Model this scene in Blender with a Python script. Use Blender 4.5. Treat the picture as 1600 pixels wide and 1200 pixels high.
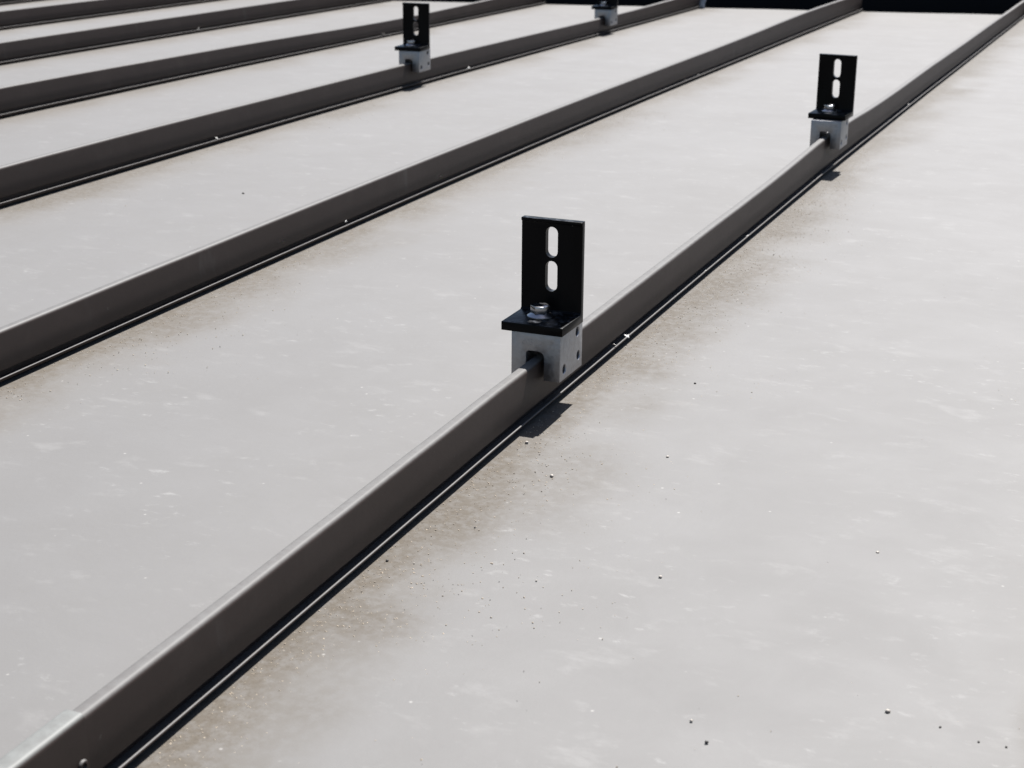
import bpy, bmesh, math, random
from mathutils import Vector, Matrix, noise

random.seed(7)
scene = bpy.context.scene
for o in list(bpy.data.objects):
    bpy.data.objects.remove(o)
col = scene.collection

# ------------------------------------------------------------------ camera
cam_data = bpy.data.cameras.new("camera")
cam = bpy.data.objects.new("camera", cam_data)
col.objects.link(cam)
PITCH, ROLL, YAW = 0.32424, 0.0073, 0.39505
fw = Vector((-math.sin(YAW) * math.cos(PITCH), math.cos(YAW) * math.cos(PITCH), -math.sin(PITCH)))
rt = Vector((math.cos(YAW), math.sin(YAW), 0))
up = rt.cross(fw)
r2 = rt * math.cos(ROLL) + up * math.sin(ROLL)
u2 = -rt * math.sin(ROLL) + up * math.cos(ROLL)
m = Matrix((r2, u2, -fw)).transposed().to_4x4()
m.translation = Vector((0.40693, 0.0, 0.39063))
cam.matrix_world = m
cam_data.sensor_width = 36.0
cam_data.lens = 36.0 * 2500 / 1600
cam_data.clip_start = 0.02
cam_data.clip_end = 2000
cam_data.dof.use_dof = True
cam_data.dof.focus_distance = 1.10
cam_data.dof.aperture_fstop = 24.0
cam_data.dof.aperture_blades = 0
scene.camera = cam

# ------------------------------------------------------------------ sky and sun
TO_SUN = Vector((0.025, 0.59, 1.0)).normalized()
world = bpy.data.worlds.new("World")
scene.world = world
world.use_nodes = True
wn = world.node_tree.nodes
wl = world.node_tree.links
wn.clear()
sky = wn.new("ShaderNodeTexSky")
sky.sky_type = 'NISHITA'
sky.sun_disc = False
sky.sun_elevation = math.asin(TO_SUN.z)
sky.sun_rotation = math.atan2(TO_SUN.x, TO_SUN.y)
sky.altitude = 200
sky.air_density = 1.0
sky.dust_density = 1.5
bg = wn.new("ShaderNodeBackground")
bg.inputs[1].default_value = 0.05
wo = wn.new("ShaderNodeOutputWorld")
wl.new(sky.outputs[0], bg.inputs[0])
wl.new(bg.outputs[0], wo.inputs[0])

sun_data = bpy.data.lights.new("sun", 'SUN')
sun_data.energy = 5.0
sun_data.angle = math.radians(0.5)
sun_data.color = (1.0, 0.975, 0.95)
sun = bpy.data.objects.new("sun", sun_data)
col.objects.link(sun)
sun.rotation_euler = TO_SUN.to_track_quat('Z', 'Y').to_euler()
sun.location = (0, 6, 10)

scene.view_settings.view_transform = 'Standard'
scene.view_settings.look = 'None'
scene.view_settings.gamma = 1.0
scene.view_settings.use_curve_mapping = False
scene.view_settings.exposure = 1.32
scene.render.engine = 'CYCLES'
scene.cycles.max_bounces = 6
scene.cycles.use_denoising = True

# ------------------------------------------------------------------ helpers
S = 0.406                      # seam spacing


def zc(y):                     # the roof's gentle bow along its seams
    if y < 2.8:
        return -0.00465 * (y - 2.0) ** 2
    return -0.002976 - 0.00744 * (y - 2.8)


def y_wall(x):
    return 4.41 + 0.25 * x


def link(name, me, mat=None, parent=None):
    o = bpy.data.objects.new(name, me)
    col.objects.link(o)
    if mat is not None and not me.materials:
        me.materials.append(mat)
    if parent is not None:
        o.parent = parent
    return o


def mesh(name, verts, faces, sharp=None):
    me = bpy.data.meshes.new(name)
    me.from_pydata(verts, [], faces)
    bm = bmesh.new()
    bm.from_mesh(me)
    bmesh.ops.recalc_face_normals(bm, faces=bm.faces)
    bm.to_mesh(me)
    bm.free()
    finish(me, sharp)
    return me


def finish(me, sharp):
    if sharp is not None:
        for p in me.polygons:
            p.use_smooth = True
        me.set_sharp_from_angle(angle=math.radians(sharp))


def empty(name, loc=(0, 0, 0), rz=0.0):
    o = bpy.data.objects.new(name, None)
    o.empty_display_size = 0.05
    col.objects.link(o)
    o.location = loc
    o.rotation_euler = (0, 0, rz)
    return o


def tag(o, label, cat, group=None):
    o["label"] = label
    o["category"] = cat
    if group:
        o["group"] = group


def sweep(profile, x0, ys, closed=True, wob=0.0, seed=0.0, top=0.03, rise=None):
    """profile of (x, z) points swept along the seam direction"""
    verts, faces = [], []
    n = len(profile)
    for y in ys:
        w = wob * noise.noise(Vector((seed, y * 2.3, 0.0)))
        w += 0.3 * wob * noise.noise(Vector((seed + 4.0, y * 11.0, 1.0)))
        v = wob * noise.noise(Vector((seed + 9.1, y * 1.7, 3.0)))
        v += 0.25 * wob * noise.noise(Vector((seed + 2.7, y * 13.0, 7.0)))
        for (ry, rh, rw) in (rise or ()):
            v += rh / 0.7 * math.exp(-((y - ry) / rw) ** 2)
        for (x, z) in profile:
            k = min(1.0, z / top)
            verts.append((x0 + x + w * (0.35 + 0.65 * k), y, z + zc(y) + v * k * 0.7))
    m_ = len(ys)
    rng = n if closed else n - 1
    for j in range(m_ - 1):
        for i in range(rng):
            a = j * n + i
            b = j * n + (i + 1) % n
            faces.append((a, b, b + n, a + n))
    if closed:
        faces.append(tuple(range(n)))
        faces.append(tuple(range((m_ - 1) * n, m_ * n)))
    return verts, faces


def frange(a, b, step):
    n = max(1, int(round((b - a) / step)))
    return [a + (b - a) * i / n for i in range(n + 1)]


def extrude_poly(pts, axis, a, b, bevel=0.0, segs=2):
    """closed 2-D polygon pushed along an axis; returns a bmesh"""
    bm = bmesh.new()

    def P(p, t):
        if axis == 'x':
            return (t, p[0], p[1])
        if axis == 'y':
            return (p[0], t, p[1])
        return (p[0], p[1], t)
    v0 = [bm.verts.new(P(p, a)) for p in pts]
    v1 = [bm.verts.new(P(p, b)) for p in pts]
    n = len(pts)
    bm.faces.new(v0)
    bm.faces.new(list(reversed(v1)))
    for i in range(n):
        bm.faces.new((v0[i], v0[(i + 1) % n], v1[(i + 1) % n], v1[i]))
    bmesh.ops.recalc_face_normals(bm, faces=bm.faces)
    if bevel:
        es = [e for e in bm.edges if len(e.link_faces) == 2 and e.calc_face_angle(0) > 0.5]
        bmesh.ops.bevel(bm, geom=es, offset=bevel, segments=segs, affect='EDGES', profile=0.5, clamp_overlap=True)
    return bm


def bm_mesh(name, bm, sharp=None):
    me = bpy.data.meshes.new(name)
    bmesh.ops.recalc_face_normals(bm, faces=bm.faces)
    bm.to_mesh(me)
    bm.free()
    finish(me, sharp)
    return me


def cut(base_bm, cutters):
    """boolean difference; returns a new mesh"""
    me = bm_mesh("body", base_bm)
    ob = bpy.data.objects.new("body", me)
    col.objects.link(ob)
    tmp = []
    for c in cutters:
        cm = bm_mesh("cutter", c)
        co = bpy.data.objects.new("cutter", cm)
        col.objects.link(co)
        tmp.append(co)
        md = ob.modifiers.new("cut", 'BOOLEAN')
        md.operation = 'DIFFERENCE'
        md.solver = 'EXACT'
        md.object = co
    bpy.context.view_layer.update()
    dg = bpy.context.evaluated_depsgraph_get()
    out = bpy.data.meshes.new_from_object(ob.evaluated_get(dg))
    for o in tmp + [ob]:
        bpy.data.objects.remove(o)
    return out


def obround(cx, cy, w, h, n=10):
    r = w / 2
    pts = []
    for k in range(n + 1):
        a = math.pi * k / n
        pts.append((cx + r * math.cos(a), cy + h / 2 - r + r * math.sin(a)))
    for k in range(n + 1):
        a = math.pi + math.pi * k / n
        pts.append((cx + r * math.cos(a), cy - h / 2 + r + r * math.sin(a)))
    return pts


def disc(r, n=24, ph=0.0):
    return [(r * math.cos(2 * math.pi * k / n + ph), r * math.sin(2 * math.pi * k / n + ph)) for k in range(n)]


def lathe(rz, n=32, ph=0.0):
    verts, faces = [], []
    for (r, z) in rz:
        for (x, y) in disc(r, n, ph):
            verts.append((x, y, z))
    for j in range(len(rz) - 1):
        for i in range(n):
            a, b = j * n + i, j * n + (i + 1) % n
            faces.append((a, b, b + n, a + n))
    faces.append(tuple(range(n)))
    faces.append(tuple(range((len(rz) - 1) * n, len(rz) * n)))
    return verts, faces


# ------------------------------------------------------------------ materials
class NT:
    def __init__(self, name):
        self.mat = bpy.data.materials.new(name)
        self.mat.use_nodes = True
        self.t = self.mat.node_tree
        self.t.nodes.clear()
        self.out = self.t.nodes.new("ShaderNodeOutputMaterial")
        self.b = self.t.nodes.new("ShaderNodeBsdfPrincipled")
        self.t.links.new(self.b.outputs[0], self.out.inputs[0])

    def n(self, kind, **kw):
        nd = self.t.nodes.new(kind)
        for k, v in kw.items():
            setattr(nd, k, v)
        return nd

    def l(self, a, b):
        self.t.links.new(a, b)

    def val(self, sock, v):
        if hasattr(v, "links") or isinstance(v, bpy.types.NodeSocket):
            self.l(v, sock)
        else:
            sock.default_value = v

    def math(self, op, a, b=0.0, c=0.0, clamp=False):
        nd = self.n("ShaderNodeMath", operation=op, use_clamp=clamp)
        self.val(nd.inputs[0], a)
        self.val(nd.inputs[1], b)
        self.val(nd.inputs[2], c)
        return nd.outputs[0]

    def noise(self, vec, scale, detail=4.0, rough=0.55, dist=0.0):
        nd = self.n("ShaderNodeTexNoise")
        self.l(vec, nd.inputs["Vector"])
        nd.inputs["Scale"].default_value = scale
        nd.inputs["Detail"].default_value = detail
        nd.inputs["Roughness"].default_value = rough
        nd.inputs["Distortion"].default_value = dist
        return nd.outputs[0]

    def ramp(self, v, a, b, lo=0.0, hi=1.0, smooth=True):
        nd = self.n("ShaderNodeMapRange")
        nd.interpolation_type = 'SMOOTHSTEP' if smooth else 'LINEAR'
        self.val(nd.inputs[0], v)
        nd.inputs[1].default_value = a
        nd.inputs[2].default_value = b
        nd.inputs[3].default_value = lo
        nd.inputs[4].default_value = hi
        return nd.outputs[0]

    def mix(self, f, a, b):
        nd = self.n("ShaderNodeMix", data_type='RGBA')
        self.val(nd.inputs[0], f)
        for s, v in ((nd.inputs[6], a), (nd.inputs[7], b)):
            if isinstance(v, bpy.types.NodeSocket):
                self.l(v, s)
            else:
                s.default_value = (*v, 1.0)
        return nd.outputs[2]

    def coords(self, sc=(1, 1, 1)):
        tc = self.n("ShaderNodeTexCoord")
        mp = self.n("ShaderNodeMapping")
        mp.inputs["Scale"].default_value = sc
        self.l(tc.outputs["Object"], mp.inputs[0])
        return mp.outputs[0], tc.outputs["Object"]

    def bump(self, h, strength, dist):
        nd = self.n("ShaderNodeBump")
        nd.inputs["Strength"].default_value = strength
        nd.inputs["Distance"].default_value = dist
        self.l(h, nd.inputs["Height"])
        self.l(nd.outputs[0], self.b.inputs["Normal"])


BRONZE = (0.024, 0.0145, 0.0112)


def roof_paint(name, panel, top=(0.098, 0.095, 0.091), rough=0.54):
    k = NT(name)
    vec, obj = k.coords()
    big = k.noise(vec, 3.2, 3)
    mid = k.noise(vec, 17.0, 6, 0.6, 0.4)
    fine = k.noise(vec, 150.0, 5, 0.65)
    if panel:
        sep = k.n("ShaderNodeSeparateXYZ")
        k.l(obj, sep.inputs[0])
        t = k.math('FLOORED_MODULO', sep.outputs[0], S)          # metres to the right of a seam
        patch = k.noise(vec, 5.5, 3, 0.55, 0.3)
        wv = k.math('MULTIPLY_ADD', mid, -0.085, t)
        wv = k.math('MULTIPLY_ADD', patch, -0.10, wv)
        near = k.ramp(wv, -0.095, 0.005, 1.0, 0.0)
        near = k.math('MULTIPLY', near, k.ramp(patch, 0.30, 0.60, 0.50, 1.0))
        hug = k.ramp(k.math('MULTIPLY_ADD', mid, -0.05, t), -0.018, 0.030, 1.0, 0.0)
        near = k.math('MAXIMUM', near, hug)
        near = k.math('MULTIPLY', near, k.ramp(sep.outputs[1], 0.8, 2.4, 1.0, 0.68, smooth=False))
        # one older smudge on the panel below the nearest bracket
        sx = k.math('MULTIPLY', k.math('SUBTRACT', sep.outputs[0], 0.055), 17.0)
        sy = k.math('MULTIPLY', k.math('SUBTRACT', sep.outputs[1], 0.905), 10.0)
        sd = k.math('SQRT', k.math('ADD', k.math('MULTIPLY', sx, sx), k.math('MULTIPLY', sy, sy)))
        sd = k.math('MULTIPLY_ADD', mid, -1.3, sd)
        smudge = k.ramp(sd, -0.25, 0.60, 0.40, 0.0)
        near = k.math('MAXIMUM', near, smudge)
        tight = k.ramp(wv, -0.110, -0.040, 1.0, 0.0)
        gran = k.noise(vec, 420.0, 3, 0.7)
        speck = k.ramp(fine, 0.30, 0.62, 0.55, 1.0)
        dust = k.math('MULTIPLY', near, speck)
        # a thinner line of dirt along the left foot of the next seam
        t2 = k.math('MULTIPLY_ADD', mid, 0.05, t)
        left = k.ramp(t2, S - 0.012, S + 0.022, 0.0, 0.5)
        dust = k.math('MAXIMUM', dust, left)
        # pale water marks and scuffs, thin over the whole pan
        mp = k.n("ShaderNodeMapping")
        mp.inputs["Rotation"].default_value = (0, 0, math.radians(-16))
        mp.inputs["Scale"].default_value = (0.55, 1.0, 1.0)
        k.l(obj, mp.inputs[0])
        sv = mp.outputs[0]
        sc1 = k.ramp(k.noise(sv, 120.0, 6, 0.66, 0.25), 0.58, 0.74)
        sc2 = k.ramp(k.noise(vec, 7.0, 4, 0.55), 0.40, 0.62)
        sc3 = k.ramp(k.noise(sv, 42.0, 6, 0.66, 0.2), 0.55, 0.74)
        scuff = k.math('MULTIPLY', sc1, sc2)
        scuff = k.math('MAXIMUM', scuff, k.math('MULTIPLY', sc3, 0.45))
        # scattered small white grains of dried dirt
        vo = k.n("ShaderNodeTexVoronoi", feature='F1')
        k.l(vec, vo.inputs["Vector"])
        vo.inputs["Scale"].default_value = 95.0
        sep2 = k.n("ShaderNodeSeparateColor")
        k.l(vo.outputs["Color"], sep2.inputs[0])
        dot = k.math('MULTIPLY', k.ramp(vo.outputs["Distance"], 0.03, 0.13, 1.0, 0.0), k.ramp(sep2.outputs[0], 0.90, 0.94))
        film = k.math('MULTIPLY_ADD', big, 0.5, k.math('MULTIPLY', mid, 0.5))
        film = k.ramp(film, 0.33, 0.67, 0.0, 1.0)
        c = k.mix(film, (0.096, 0.0925, 0.0885), (0.103, 0.0998, 0.0960))
        c = k.mix(k.math('MULTIPLY', scuff, 0.50), c, (0.20, 0.197, 0.190))
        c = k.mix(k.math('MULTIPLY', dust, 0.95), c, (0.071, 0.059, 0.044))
        dk = k.math('MULTIPLY', tight, k.ramp(gran, 0.50, 0.62))
        c = k.mix(k.math('MULTIPLY', dk, 0.55), c, (0.045, 0.035, 0.025))
        c = k.mix(k.math('MULTIPLY', dot, 0.6), c, (0.26, 0.25, 0.235))
        k.l(c, k.b.inputs["Base Color"])
        wipe = k.ramp(k.noise(sv, 13.0, 5, 0.6, 0.5), 0.40, 0.66)
        r = k.math('MULTIPLY_ADD', film, -0.03, 0.705)
        r = k.math('MULTIPLY_ADD', wipe, -0.03, r)
        r = k.math('MULTIPLY_ADD', dust, 0.25, r)
        k.l(r, k.b.inputs["Roughness"])
        h = k.math('MULTIPLY_ADD', fine, 0.35, mid)
        h = k.math('MULTIPLY_ADD', k.math('MULTIPLY', gran, near), 0.25, h)
        k.bump(h, 0.14, 0.002)
    else:
        sm = k.ramp(mid, 0.45, 0.75)
        c = k.mix(sm, BRONZE, (0.032, 0.021, 0.017))
        mp = k.n("ShaderNodeMapping")
        mp.inputs["Scale"].default_value = (1.0, 26.0, 7.0)
        k.l(obj, mp.inputs[0])
        st = k.ramp(k.noise(mp.outputs[0], 1.0, 4, 0.6, 0.3), 0.62, 0.78)
        c = k.mix(k.math('MULTIPLY', st, 0.35), c, (0.075, 0.070, 0.064))
        c = k.mix(k.math('MULTIPLY', k.ramp(fine, 0.66, 0.74), 0.4), c, (0.10, 0.095, 0.085))
        geo = k.n("ShaderNodeNewGeometry")
        sp = k.n("ShaderNodeSeparateXYZ")
        k.l(geo.outputs["Normal"], sp.inputs[0])
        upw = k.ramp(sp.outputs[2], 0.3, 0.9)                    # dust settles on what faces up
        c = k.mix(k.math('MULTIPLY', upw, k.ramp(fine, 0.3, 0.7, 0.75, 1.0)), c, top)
        k.l(c, k.b.inputs["Base Color"])
        r = k.math('MULTIPLY_ADD', fine, 0.08, rough)
        r = k.math('MULTIPLY_ADD', upw, 0.03, r)
        k.l(r, k.b.inputs["Roughness"])
        k.bump(fine, 0.06, 0.001)
    k.b.inputs["Specular IOR Level"].default_value = 0.5 if panel else 0.36
    return k.mat


def simple(name, base, rough, metal=0.0, var=0.12, scale=200.0, bump=0.05, spec=0.5, rvar=0.1):
    k = NT(name)
    vec, _ = k.coords()
    f = k.noise(vec, scale, 4)
    a = tuple(c * (1 - var) for c in base)
    b = tuple(min(1, c * (1 + var)) for c in base)
    k.l(k.mix(f, a, b), k.b.inputs["Base Color"])
    k.l(k.math('MULTIPLY_ADD', f, rvar, rough - rvar / 2), k.b.inputs["Roughness"])
    k.b.inputs["Metallic"].default_value = metal
    k.b.inputs["Specular IOR Level"].default_value = spec
    if bump:
        k.bump(f, bump, 0.0008)
    return k.mat


M_PAN = roof_paint("bronze_roof_panel", True)
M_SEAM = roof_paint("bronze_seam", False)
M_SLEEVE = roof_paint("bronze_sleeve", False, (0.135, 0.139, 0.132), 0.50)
def anodised():
    k = NT("black_anodised_aluminium")
    vec, obj = k.coords()
    f = k.noise(vec, 240.0, 6, 0.65)
    mp = k.n("ShaderNodeMapping")
    mp.inputs["Scale"].default_value = (1.0, 60.0, 60.0)          # faint drawing lines of the extrusion
    k.l(obj, mp.inputs[0])
    g = k.noise(mp.outputs[0], 14.0, 3)
    geo = k.n("ShaderNodeNewGeometry")
    sp = k.n("ShaderNodeSeparateXYZ")
    k.l(geo.outputs["Normal"], sp.inputs[0])
    upw = k.math('MULTIPLY', k.ramp(sp.outputs[2], 0.4, 0.95), k.ramp(f, 0.45, 0.70))
    c = k.mix(k.math('MULTIPLY', upw, 0.8), (0.0018, 0.0018, 0.0022), (0.075, 0.078, 0.085))  # dust on upward faces, lightened to paint in the plate top's sky reflection
    c = k.mix(k.math('MULTIPLY', k.ramp(f, 0.66, 0.76), 0.25), c, (0.02, 0.02, 0.02))
    k.l(c, k.b.inputs["Base Color"])
    k.l(k.math('MULTIPLY_ADD', g, 0.16, 0.22), k.b.inputs["Roughness"])
    k.b.inputs["Specular IOR Level"].default_value = 0.09
    k.bump(g, 0.03, 0.0005)
    return k.mat


M_BLACK = anodised()
M_ALU = simple("mill_aluminium", (0.32, 0.32, 0.33), 0.48, 1.0, 0.38, 240, 0.4, rvar=0.3)
M_STEEL = simple("stainless_steel", (0.34, 0.34, 0.36), 0.24, 1.0, 0.05, 500, 0.02)
M_DARKSTEEL = simple("dark_set_screw_steel", (0.10, 0.10, 0.11), 0.35, 1.0)
M_WALL = simple("black_painted_sheet", (0.004, 0.004, 0.005), 0.55, 0.0, 0.25, 30, 0.05, 0.15)
M_FLASH = simple("weathered_grey_flashing", (0.06, 0.06, 0.06), 0.6, 0.0, 0.3, 60, 0.1)
M_GRIT = simple("tan_grit", (0.30, 0.25, 0.19), 0.8, 0.0, 0.45, 900, 0.0)
M_PEBBLE = simple("pale_pebble", (0.30, 0.27, 0.235), 0.6, 0.0, 0.35, 700, 0.2)
M_PEBBLE_DARK = simple("dark_pebble", (0.045, 0.04, 0.036), 0.7, 0.0, 0.35, 700, 0.2)
M_FLECK = simple("white_fleck", (0.62, 0.61, 0.58), 0.7, 0.0, 0.2, 800, 0.1)
M_SEAL = simple("grey_sealant", (0.38, 0.38, 0.38), 0.5, 0.0, 0.3, 120, 0.4)
M_GROUND = simple("dry_earth", (0.20, 0.17, 0.13), 0.9, 0.0, 0.3, 0.4, 0.0)
M_STUCCO = simple("outer_wall_render", (0.35, 0.33, 0.30), 0.85, 0.0, 0.1, 20, 0.2)

# ------------------------------------------------------------------ ground and roof
g = mesh("ground", [(-600, -600, -4), (600, -600, -4), (600, 600, -4), (-600, 600, -4)], [(0, 1, 2, 3)])
go = link("ground", g, M_GROUND)
go["kind"] = "structure"

roof = empty("roof")
roof["kind"] = "structure"
roof["label"] = "low dusty bronze standing seam metal roof"
I0, I1 = -3, 10                 # seam numbers: seam i stands at x = -i * S
Y0 = -1.6
XR, XL = -I0 * S + 0.2, -I1 * S - 0.2

# outer wall under the roof (four thin slabs)
for (xa, xb, ya, yb) in ((XL + .1, XR - .1, Y0 + .1, Y0 + .3), (XL + .1, XL + .3, Y0 + .301, 3.0), (XR - .3, XR - .1, Y0 + .301, 3.0)):
    bm = extrude_poly([(xa, ya), (xb, ya), (xb, yb), (xa, yb)], 'z', -4.0, -0.30, 0.01)
    link("outer_wall", bm_mesh("outer_wall", bm), M_STUCCO, roof)
# deck slab under the panels
bm = extrude_poly([(XL, Y0), (XR, Y0), (XR, y_wall(XR) - 0.03), (XL, y_wall(XL) - 0.03)], 'z', -0.29, -0.10, 0.01)
link("roof_deck", bm_mesh("roof_deck", bm), M_WALL, roof)


def panel(xa, xb, seed):
    nx = 14
    ys = frange(Y0, 4.75, 0.05)
    verts, faces = [], []
    for yr in ys:
        for i in range(nx + 1):
            f = i / nx
            x = xa + (xb - xa) * f
            y = yr if yr < 2.0 else 2.0 + (yr - 2.0) * (y_wall(x) - 2.0) / 2.75
            env = math.sin(math.pi * f)
            w = 0.0016 * env * noise.noise(Vector((x * 4.5 + seed * 7.0, y * 2.6, seed)))
            w += 0.0005 * env * noise.noise(Vector((x * 11 + seed, y * 7.0, seed + 5)))
            verts.append((x, y, zc(y) + w))
    n = nx + 1
    for j in range(len(ys) - 1):
        for i in range(nx):
            a = j * n + i
            faces.append((a, a + 1, a + n + 1, a + n))
    me = bpy.data.meshes.new("roof_panel")
    me.from_pydata(verts, [], faces)
    for p in me.polygons:
        p.use_smooth = True
    return me


for i in range(I0, I1 + 1):
    xa = -i * S - 0.0045
    xb = -(i - 1) * S - 0.0076 if i > I0 else XR
    link("roof_panel", panel(xa, xb, i * 1.37), M_PAN, roof)
link("roof_panel", panel(XL, -I1 * S - 0.0076, 31.0), M_PAN, roof)


def arc(cx, cz, r, a0, a1, n):
    return [(cx + r * math.cos(math.radians(a0 + (a1 - a0) * k / n)), cz + r * math.sin(math.radians(a0 + (a1 - a0) * k / n))) for k in range(n + 1)]


H = 0.0415
BODY = ([(-0.0084, -0.002)] + arc(-0.0084 + 0.0018, H - 0.0018, 0.0018, 180, 90, 5)
        + arc(-0.0030, H - 0.0030, 0.0030, 90, 2, 9)
        + [(0.0007, 0.025)] + arc(0.0006, 0.0118, 0.0009, 0, -150, 5)
        + [(-0.0030, 0.0122), (-0.0040, 0.0122), (-0.0040, -0.002)])
LIP = [(-0.0041, 0.0030), (0.0022, 0.0032), (0.0028, 0.0050)] + arc(0.0034, 0.0058, 0.0008, -90, 180, 8) + [(0.0021, 0.0042), (-0.0041, 0.0038)]
RISE = {0: ((2.05, 0.0055, 0.22),), 1: ((3.8, 0.008, 0.6),), 2: ((1.5, 0.0045, 0.5), (3.5, -0.004, 0.5)), 3: ((1.9, 0.004, 0.35), (3.2, -0.007, 0.5))}

seams = {}
for i in range(I0, I1 + 1):
    x0 = -i * S
    yw = y_wall(x0) - 0.002
    ys = frange(Y0, yw, 0.045)
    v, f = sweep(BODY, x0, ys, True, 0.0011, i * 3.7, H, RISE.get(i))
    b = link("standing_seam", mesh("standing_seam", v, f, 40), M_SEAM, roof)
    v, f = sweep(LIP, x0, ys, True, 0.0011, i * 3.7, H, RISE.get(i))
    link("hem_lip", mesh("hem_lip", v, f, 50), M_SEAM, b)
    seams[i] = b

# slip-over sleeve at the near end of the front seam, with its rivet
SL = ([(-0.0100, 0.010), (-0.0100, H - 0.001)] + arc(-0.0100 + 0.0022, H + 0.0018 - 0.0022, 0.0022, 180, 90, 5)
      + arc(0.0014 - 0.0030, H + 0.0018 - 0.0030, 0.0030, 90, 0, 7) + [(0.0021, 0.0135)]
      + [(0.0012, 0.0135), (0.0004, H - 0.003)] + [(-0.0015, H + 0.0004), (-0.0072, H + 0.0004), (-0.0088, H - 0.002), (-0.0088, 0.010)])
v, f = sweep(SL, 0.0, frange(Y0, 0.4935, 0.045), True, 0.0011, 0.0, H, RISE[0])
sleeve = link("seam_sleeve", mesh("seam_sleeve", v, f, 40), M_SLEEVE, seams[0])
v, f = lathe([(0.0030, 0.0), (0.0030, 0.0005), (0.0025, 0.0012), (0.0017, 0.0013), (0.0014, 0.0002)], 20)
rv = link("rivet", mesh("rivet", v, f, 40), M_SEAM, seams[0])
rv.rotation_euler = (0, math.radians(90), 0)
rv.location = (0.0020, 0.4885, 0.0205 + zc(0.4885))

# little lumps and flecks stuck along the seams (seam, y, height, size)
def splat(seed, spikes):
    rnd = random.Random(seed)
    verts, faces = [(0, 0, 0.5)], []
    n = 11
    for k in range(n):
        a = 2 * math.pi * k / n
        r = rnd.uniform(0.45, 1.0)
        if k in spikes:
            r *= 1.9
        verts.append((r * math.cos(a), r * math.sin(a), rnd.uniform(-0.05, 0.1)))
    verts.append((0, 0, -0.3))
    for k in range(n):
        faces.append((0, 1 + k, 1 + (k + 1) % n))
        faces.append((n + 1, 1 + (k + 1) % n, 1 + k))
    return mesh("fleck", verts, faces, 60)


splats = [splat(1, (0, 3, 6)), splat(2, (2, 7)), splat(3, ()), splat(4, (1, 5, 9))]
for q, (si, y, px, pz, s) in enumerate([
        (0, 1.216, 0.0036, 0.0068, 0.0021), (0, 1.186, 0.0028, 0.0082, 0.0016), (0, 1.448, 0.0036, 0.0068, 0.0017),
        (0, 1.605, 0.0034, 0.0068, 0.0012), (0, 2.60, 0.0030, 0.0074, 0.0019),
        (1, 2.72, 0.0030, 0.0080, 0.0023), (1, 2.80, 0.0030, 0.0080, 0.0020), (2, 2.70, 0.0028, 0.0082, 0.0022),
        (2, 1.86, 0.0025, 0.0088, 0.0022), (3, 3.15, 0.0028, 0.0085, 0.0034), (4, 3.05, 0.0028, 0.0085, 0.0030),
        (1, 1.48, 0.0020, 0.0105, 0.0012)]):
    fo = link("fleck", splats[q % 4], M_FLECK, seams[si])
    fo.location = (-si * S + px, y, pz + zc(y))
    fo.rotation_euler = (0.3, 0.6, q * 1.7)
    fo.scale = (s, s, s * 0.6)

# folded sealant tab at the far end of the third seam
v, f = [], []
rnd = random.Random(5)
for j in range(7):
    for i in range(5):
        v.append((0.004 + 0.016 * i / 4 + rnd.uniform(-.002, .002), -0.012 * (1 - j / 6) ** 2 - 0.004 + rnd.uniform(-.0025, .0025), 0.045 * j / 6))
for j in range(6):
    for i in range(4):
        a = j * 5 + i
        f.append((a, a + 1, a + 6, a + 5))
me = mesh("sealant_tab", v, f, 30)
tab = link("sealant_tab", me, M_SEAL, seams[2])
sd = tab.modifiers.new("thickness", 'SOLIDIFY')
sd.thickness = 0.002
yy = y_wall(-2 * S)
tab.location = (-2 * S - 0.004, yy - 0.004, zc(yy))

# ------------------------------------------------------------------ black wall closing the upper end
pw = empty("parapet_wall", (0, y_wall(0), 0), math.atan(0.25))
tag(pw, "black sheet metal wall behind the far upper edge of the roof", "wall")
zb = zc(4.3)
L0, L1 = XL - 0.1, XR + 0.1
bm = extrude_poly([(L0, 0.26), (L1, 0.26), (L1, 0.40), (L0, 0.40)], 'z', zb - 0.40, zb + 0.22, 0.004)
link("wall_face", bm_mesh("wall_face", bm), M_WALL, pw)
bm = extrude_poly([(L0, 0.245), (L1, 0.245), (L1, 0.42), (L0, 0.42)], 'z', zb + 0.223, zb + 0.245, 0.004)
link("coping", bm_mesh("coping", bm), M_WALL, pw)
bm = extrude_poly([(0.006, zb - 0.06), (0.006, zb - 0.35), (0.258, zb - 0.35), (0.258, zb - 0.345), (0.011, zb - 0.345), (0.011, zb - 0.06)], 'x', L0, L1)
link("gutter", bm_mesh("gutter", bm, 30), M_WALL, pw)
# folded edge of the roof sheet
bm = extrude_poly([(-0.001, zb - 0.045), (-0.001, zb - 0.006), (0.004, zb - 0.006), (0.004, zb - 0.045)], 'x', L0 + 0.1, L1 - 0.1)
link("edge_trim", bm_mesh("edge_trim", bm, 30), M_SEAM, pw)

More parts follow.
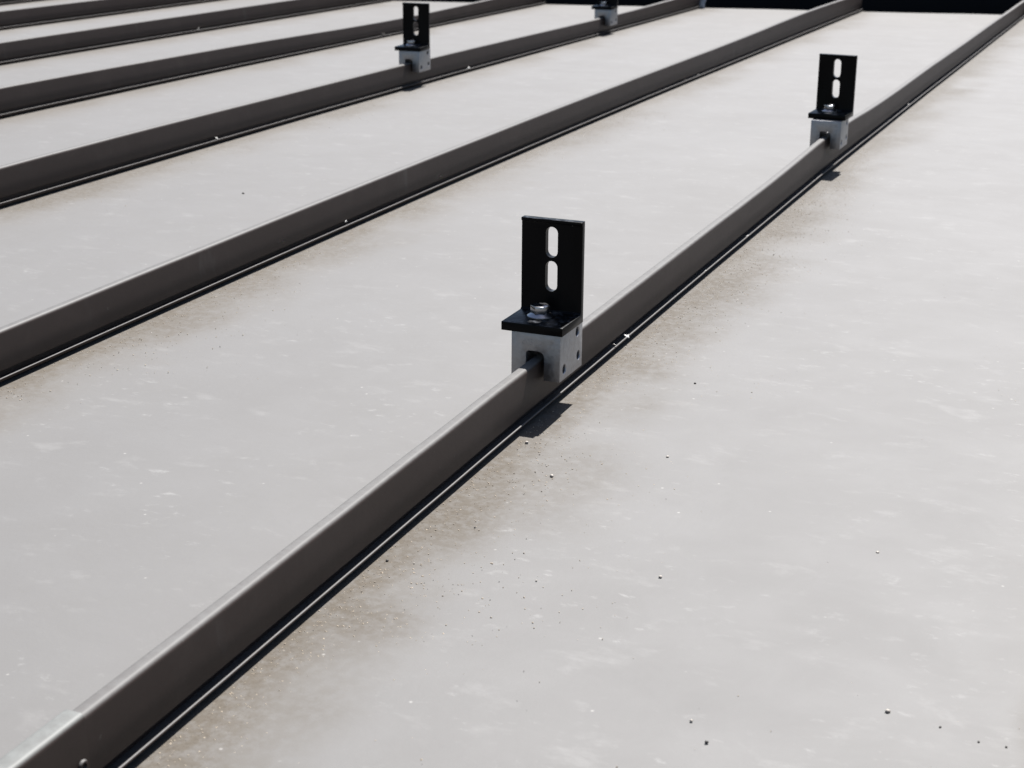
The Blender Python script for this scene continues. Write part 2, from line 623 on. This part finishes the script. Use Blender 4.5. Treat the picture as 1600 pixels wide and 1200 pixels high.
# ------------------------------------------------------------------ the mounts
CT = 0.0620                     # clamp top
CB = 0.0270
C0, C1 = -0.0225, 0.0157
notch = [(C0, CB), (-0.0108, CB), (-0.0108, 0.0460)] + arc(-0.0108 + 0.0025, 0.0460, 0.0025, 180, 90, 4)[1:] \
    + arc(0.0030 - 0.0045, 0.0440, 0.0045, 90, 0, 5) + [(0.0030, CB), (C1, CB), (C1, CT), (C0, CT)]
cb = extrude_poly(notch, 'y', 0.0, 0.046, 0.0006, 2)
holes = ((0.0350, CT - 0.0055), (0.0380, CT - 0.0245), (0.0090, CT - 0.0270))
cutters = []
for (hy, hz) in holes:
    c = extrude_poly([(hy + a, hz + b) for a, b in disc(0.0034, 20)], 'x', 0.0065, 0.03)
    cutters.append(c)
    v, f = lathe([(0.0034, 0.0), (0.0044, 0.0014)], 20)          # chamfer
    bm = bmesh.new()
    tm = mesh("cone", [(C1 - 0.0007 + z, hy + x, hz + y) for x, y, z in v], f)
    bm.from_mesh(tm)
    cutters.append(bm)
clamp_me = cut(cb, cutters)
clamp_me.name = "clamp_block"
finish(clamp_me, 28)

FT0, FT1 = CT + 0.0003, CT + 0.0068
PT = 0.1385                     # plate top
FW0, FW1 = -0.0298, 0.0178
FB = 0.0410                     # back of the plate
fp = [(-0.002, FT0), (FB, FT0), (FB, PT), (FB - 0.0065, PT), (FB - 0.0065, PT - 0.0022), (FB - 0.0052, PT - 0.0030),
      (FB - 0.0052, FT1 + 0.0015), (FB - 0.0067, FT1), (-0.002, FT1)]
fb = extrude_poly(fp, 'x', FW0, FW1, 0.0004, 2)
cx = (FW0 + FW1) / 2
cut1 = extrude_poly(obround(cx, PT - 0.0055 - 0.0115, 0.0094, 0.0230), 'y', 0.03, 0.06)
cut2 = extrude_poly(obround(cx, PT - 0.0055 - 0.0230 - 0.0026 - 0.0115, 0.0094, 0.0230), 'y', 0.03, 0.06)
foot_me = cut(fb, [cut1, cut2])
foot_me.name = "angle_bracket"
finish(foot_me, 28)

v, f = lathe([(0.0092, 0.0), (0.0096, 0.0003), (0.0096, 0.0011), (0.0088, 0.0017), (0.0066, 0.0031), (0.0060, 0.0036)], 40)
flange_me = mesh("washer_flange", v, f, 40)
bm = extrude_poly(disc(0.0073, 6, 0.35), 'z', 0.0030, 0.0088, 0.0006, 2)
hex_me = bm_mesh("hex_bolt", bm, 30)
v, f = lathe([(0.0030, -0.002), (0.0030, 0.0), (0.0023, 0.0006), (0.0012, 0.0006), (0.0010, -0.001)], 16)
screw_me = mesh("set_screw", v, f, 35)

# faint raised stamp on the clamp's near face
tc = bpy.data.curves.new("stamp", 'FONT')
tc.body = "d052D"
tc.size = 0.0062
tc.extrude = 0.00012
tc.align_x = 'CENTER'
to = bpy.data.objects.new("stamp", tc)
col.objects.link(to)
bpy.context.view_layer.update()
stamp_me = bpy.data.meshes.new_from_object(to.evaluated_get(bpy.context.evaluated_depsgraph_get()))
stamp_me.name = "stamped_mark"
bpy.data.objects.remove(to)


def mount(si, y, label, rz=0.0, foot_dy=0.0, foot_rz=0.0, foot_dx=0.0, stamp=False, dz=0.0):
    root = empty("bracket_mount", (-si * S, y, zc(y) - 0.0005 + dz), rz)
    tag(root, label, "bracket", "solar brackets clamped along the seams")
    c = link("clamp_block", clamp_me, M_ALU, root)
    for (hy, hz) in holes:
        s = link("set_screw", screw_me, M_DARKSTEEL, c)
        s.rotation_euler = (0, math.radians(90), 0)
        s.location = (C1 - 0.0044, hy, hz)
    if stamp:
        t = link("stamped_mark", stamp_me, M_ALU, c)
        t.rotation_euler = (math.radians(90), 0, 0)
        t.location = (-0.006, -0.0001, CT - 0.0092)
    a = link("angle_bracket", foot_me, M_BLACK, root)
    pv = Vector((-0.006, 0.02, FT0))
    mt = Matrix.Translation(pv + Vector((foot_dx, foot_dy, 0))) @ Matrix.Rotation(foot_rz, 4, 'Z') @ Matrix.Translation(-pv)
    a.matrix_local = mt
    b = link("hex_bolt", hex_me, M_STEEL, root)
    b.matrix_local = mt @ Matrix.Translation((-0.0085, 0.0210, FT1))
    w = link("washer_flange", flange_me, M_STEEL, b)
    return root


mount(0, 1.028, "nearest black slotted bracket bolted on an aluminium seam clamp, on the front seam", 0.0, stamp=True)
mount(0, 2.000, "smaller black slotted bracket farther up the front seam, near the right side", 0.0, 0.011, math.radians(-2), 0.0015, dz=0.006)
mount(2, 2.467, "black slotted bracket on the third seam, with a seam showing through its slot", math.radians(1), 0.0, math.radians(3))
mount(2, 3.44, "farthest bracket on the third seam, in front of the black wall", math.radians(-1), 0.0, math.radians(1), dz=-0.007)

# ------------------------------------------------------------------ grit and pebbles
def roofz(y):
    return zc(y)


rnd = random.Random(11)


def grain(gv, gf, x, y, s):
    b = len(gv)
    a0 = rnd.uniform(0, 6.28)
    h = s * rnd.uniform(0.5, 0.9)
    for k in range(5):
        a = a0 + k * 1.2566
        r = s * rnd.uniform(0.6, 1.1)
        gv.append((x + r * math.cos(a), y + r * math.sin(a), zc(y) + 0.0001))
    for k in range(3):
        a = a0 + k * 2.094
        r = s * rnd.uniform(0.3, 0.6)
        gv.append((x + r * math.cos(a), y + r * math.sin(a), zc(y) + h))
    gf.extend([(b, b + 1, b + 5), (b + 1, b + 2, b + 6, b + 5), (b + 2, b + 3, b + 6), (b + 3, b + 4, b + 7, b + 6), (b + 4, b, b + 5, b + 7), (b + 5, b + 6, b + 7)])


for (nm, mat, lab, mul, sizes) in (
        ("grit", M_GRIT, "fine tan grit washed up along the seams", 1.0, (0.00025, 0.0003, 0.0004, 0.0005, 0.0007)),
        ("dark_grit", M_PEBBLE_DARK, "fine dark grit washed up along the seams", 0.25, (0.0002, 0.00025, 0.0003, 0.0004))):
    gv, gf = [], []
    for si, cnt, ya, yb in ((0, 5000, 0.35, 2.2), (1, 2500, 0.9, 2.4), (2, 900, 1.4, 2.6)):
        for _ in range(int(cnt * mul)):
            y = rnd.uniform(ya, yb)
            cl = 0.5 + 0.9 * noise.noise(Vector((si * 5, y * 9, 1.0)))
            if rnd.random() > 0.25 + cl:
                continue
            x = 0.005 + min(0.36, rnd.expovariate(1 / (0.018 + 0.022 * max(0, cl))))
            grain(gv, gf, -si * S + x, y, rnd.choice(sizes))
    for _ in range(int(300 * mul)):
        grain(gv, gf, rnd.uniform(0.03, 0.39), rnd.uniform(0.35, 2.0), rnd.choice(sizes[:3]))
    gr = link(nm, mesh(nm, gv, gf), mat)
    gr["kind"] = "stuff"
    gr["label"] = lab

pebs = []
for sd_ in range(4):
    bm = bmesh.new()
    bmesh.ops.create_icosphere(bm, subdivisions=2, radius=1.0)
    for v in bm.verts:
        n_ = noise.noise(v.co * 1.3 + Vector((sd_ * 5, 0, 0)))
        v.co *= 1.0 + 0.35 * n_
        v.co.z *= 0.75
    pebs.append(bm_mesh("pebble", bm, 60))
pebs_d = []
for p in pebs:
    q = p.copy()
    pebs_d.append(q)
# (x, y, tone, radius): tone 0 pale, 1 dark, 2 small white grain
SPOTS = [(0.165, 0.8036, 0, 0.0011), (0.2735, 0.8853, 0, 0.00114), (0.2491, 0.8606, 1, 0.00056), (0.3121, 0.7057, 0, 0.00125),
         (0.2386, 0.6446, 1, 0.0009), (0.3378, 0.7014, 1, 0.00061), (0.3565, 0.6952, 1, 0.0006), (0.369, 0.6956, 1, 0.0006),
         (0.0522, 0.9202, 0, 0.00127), (0.0139, 0.9701, 0, 0.00134), (0.0389, 0.8251, 1, 0.00059), (0.0108, 0.7619, 1, 0.00094),
         (0.1124, 0.9835, 0, 0.00109), (0.0854, 1.1398, 1, 0.00099), (-0.604, 1.5955, 1, 0.00151), (0.2264, 0.6604, 2, 0.00077),
         (0.0268, 0.7649, 2, 0.00056), (0.101, 0.7719, 2, 0.00055)]
NAMES = ["pale pebble alone in the middle of the lower right panel, nearest the front seam",
         "pale pebble farther right and higher on the open lower right panel",
         "minute dark crumb left of the higher pale pebble on the lower right panel",
         "largest pale pebble low on the front panel, near the bottom right",
         "dark crumb by the bottom edge of the front panel, left of the largest pebble",
         "dark crumb right of the largest pale pebble, first of the bottom right trio",
         "dark crumb in the middle of the bottom right trio",
         "dark crumb nearest the bottom right corner",
         "pale pebble in the dust below the nearest bracket's shadow, farther from the seam",
         "pale pebble nearest to the shadow of the nearest bracket",
         "minute dark crumb in the dust below the two pebbles near the bracket's shadow",
         "dark flake touching the front seam's shadow, halfway down the seam",
         "pale pebble right of the nearest bracket on the clean open panel",
         "dark crumb on the clean panel level with the nearest bracket's clamp",
         "single dark crumb lying alone on the panel behind the second seam",
         "white grain above the bottom edge crumb on the front panel",
         "white grain in the dust right of the dark flake by the front seam",
         "white grain alone between the dust strip and the open front panel"]
for q, (x, y, tone, r) in enumerate(SPOTS):
    me = (pebs_d if tone == 1 else pebs)[q % 4]
    if tone == 2:
        me = me.copy()
    o = link("pebble", me, (M_PEBBLE, M_PEBBLE_DARK, M_FLECK)[tone])
    o.location = (x, y, zc(y) + r * 0.6)
    o.rotation_euler = (0, 0, q * 1.3)
    o.scale = (r, r, r)
    tag(o, NAMES[q], "pebble", "pebbles and crumbs on the roof")
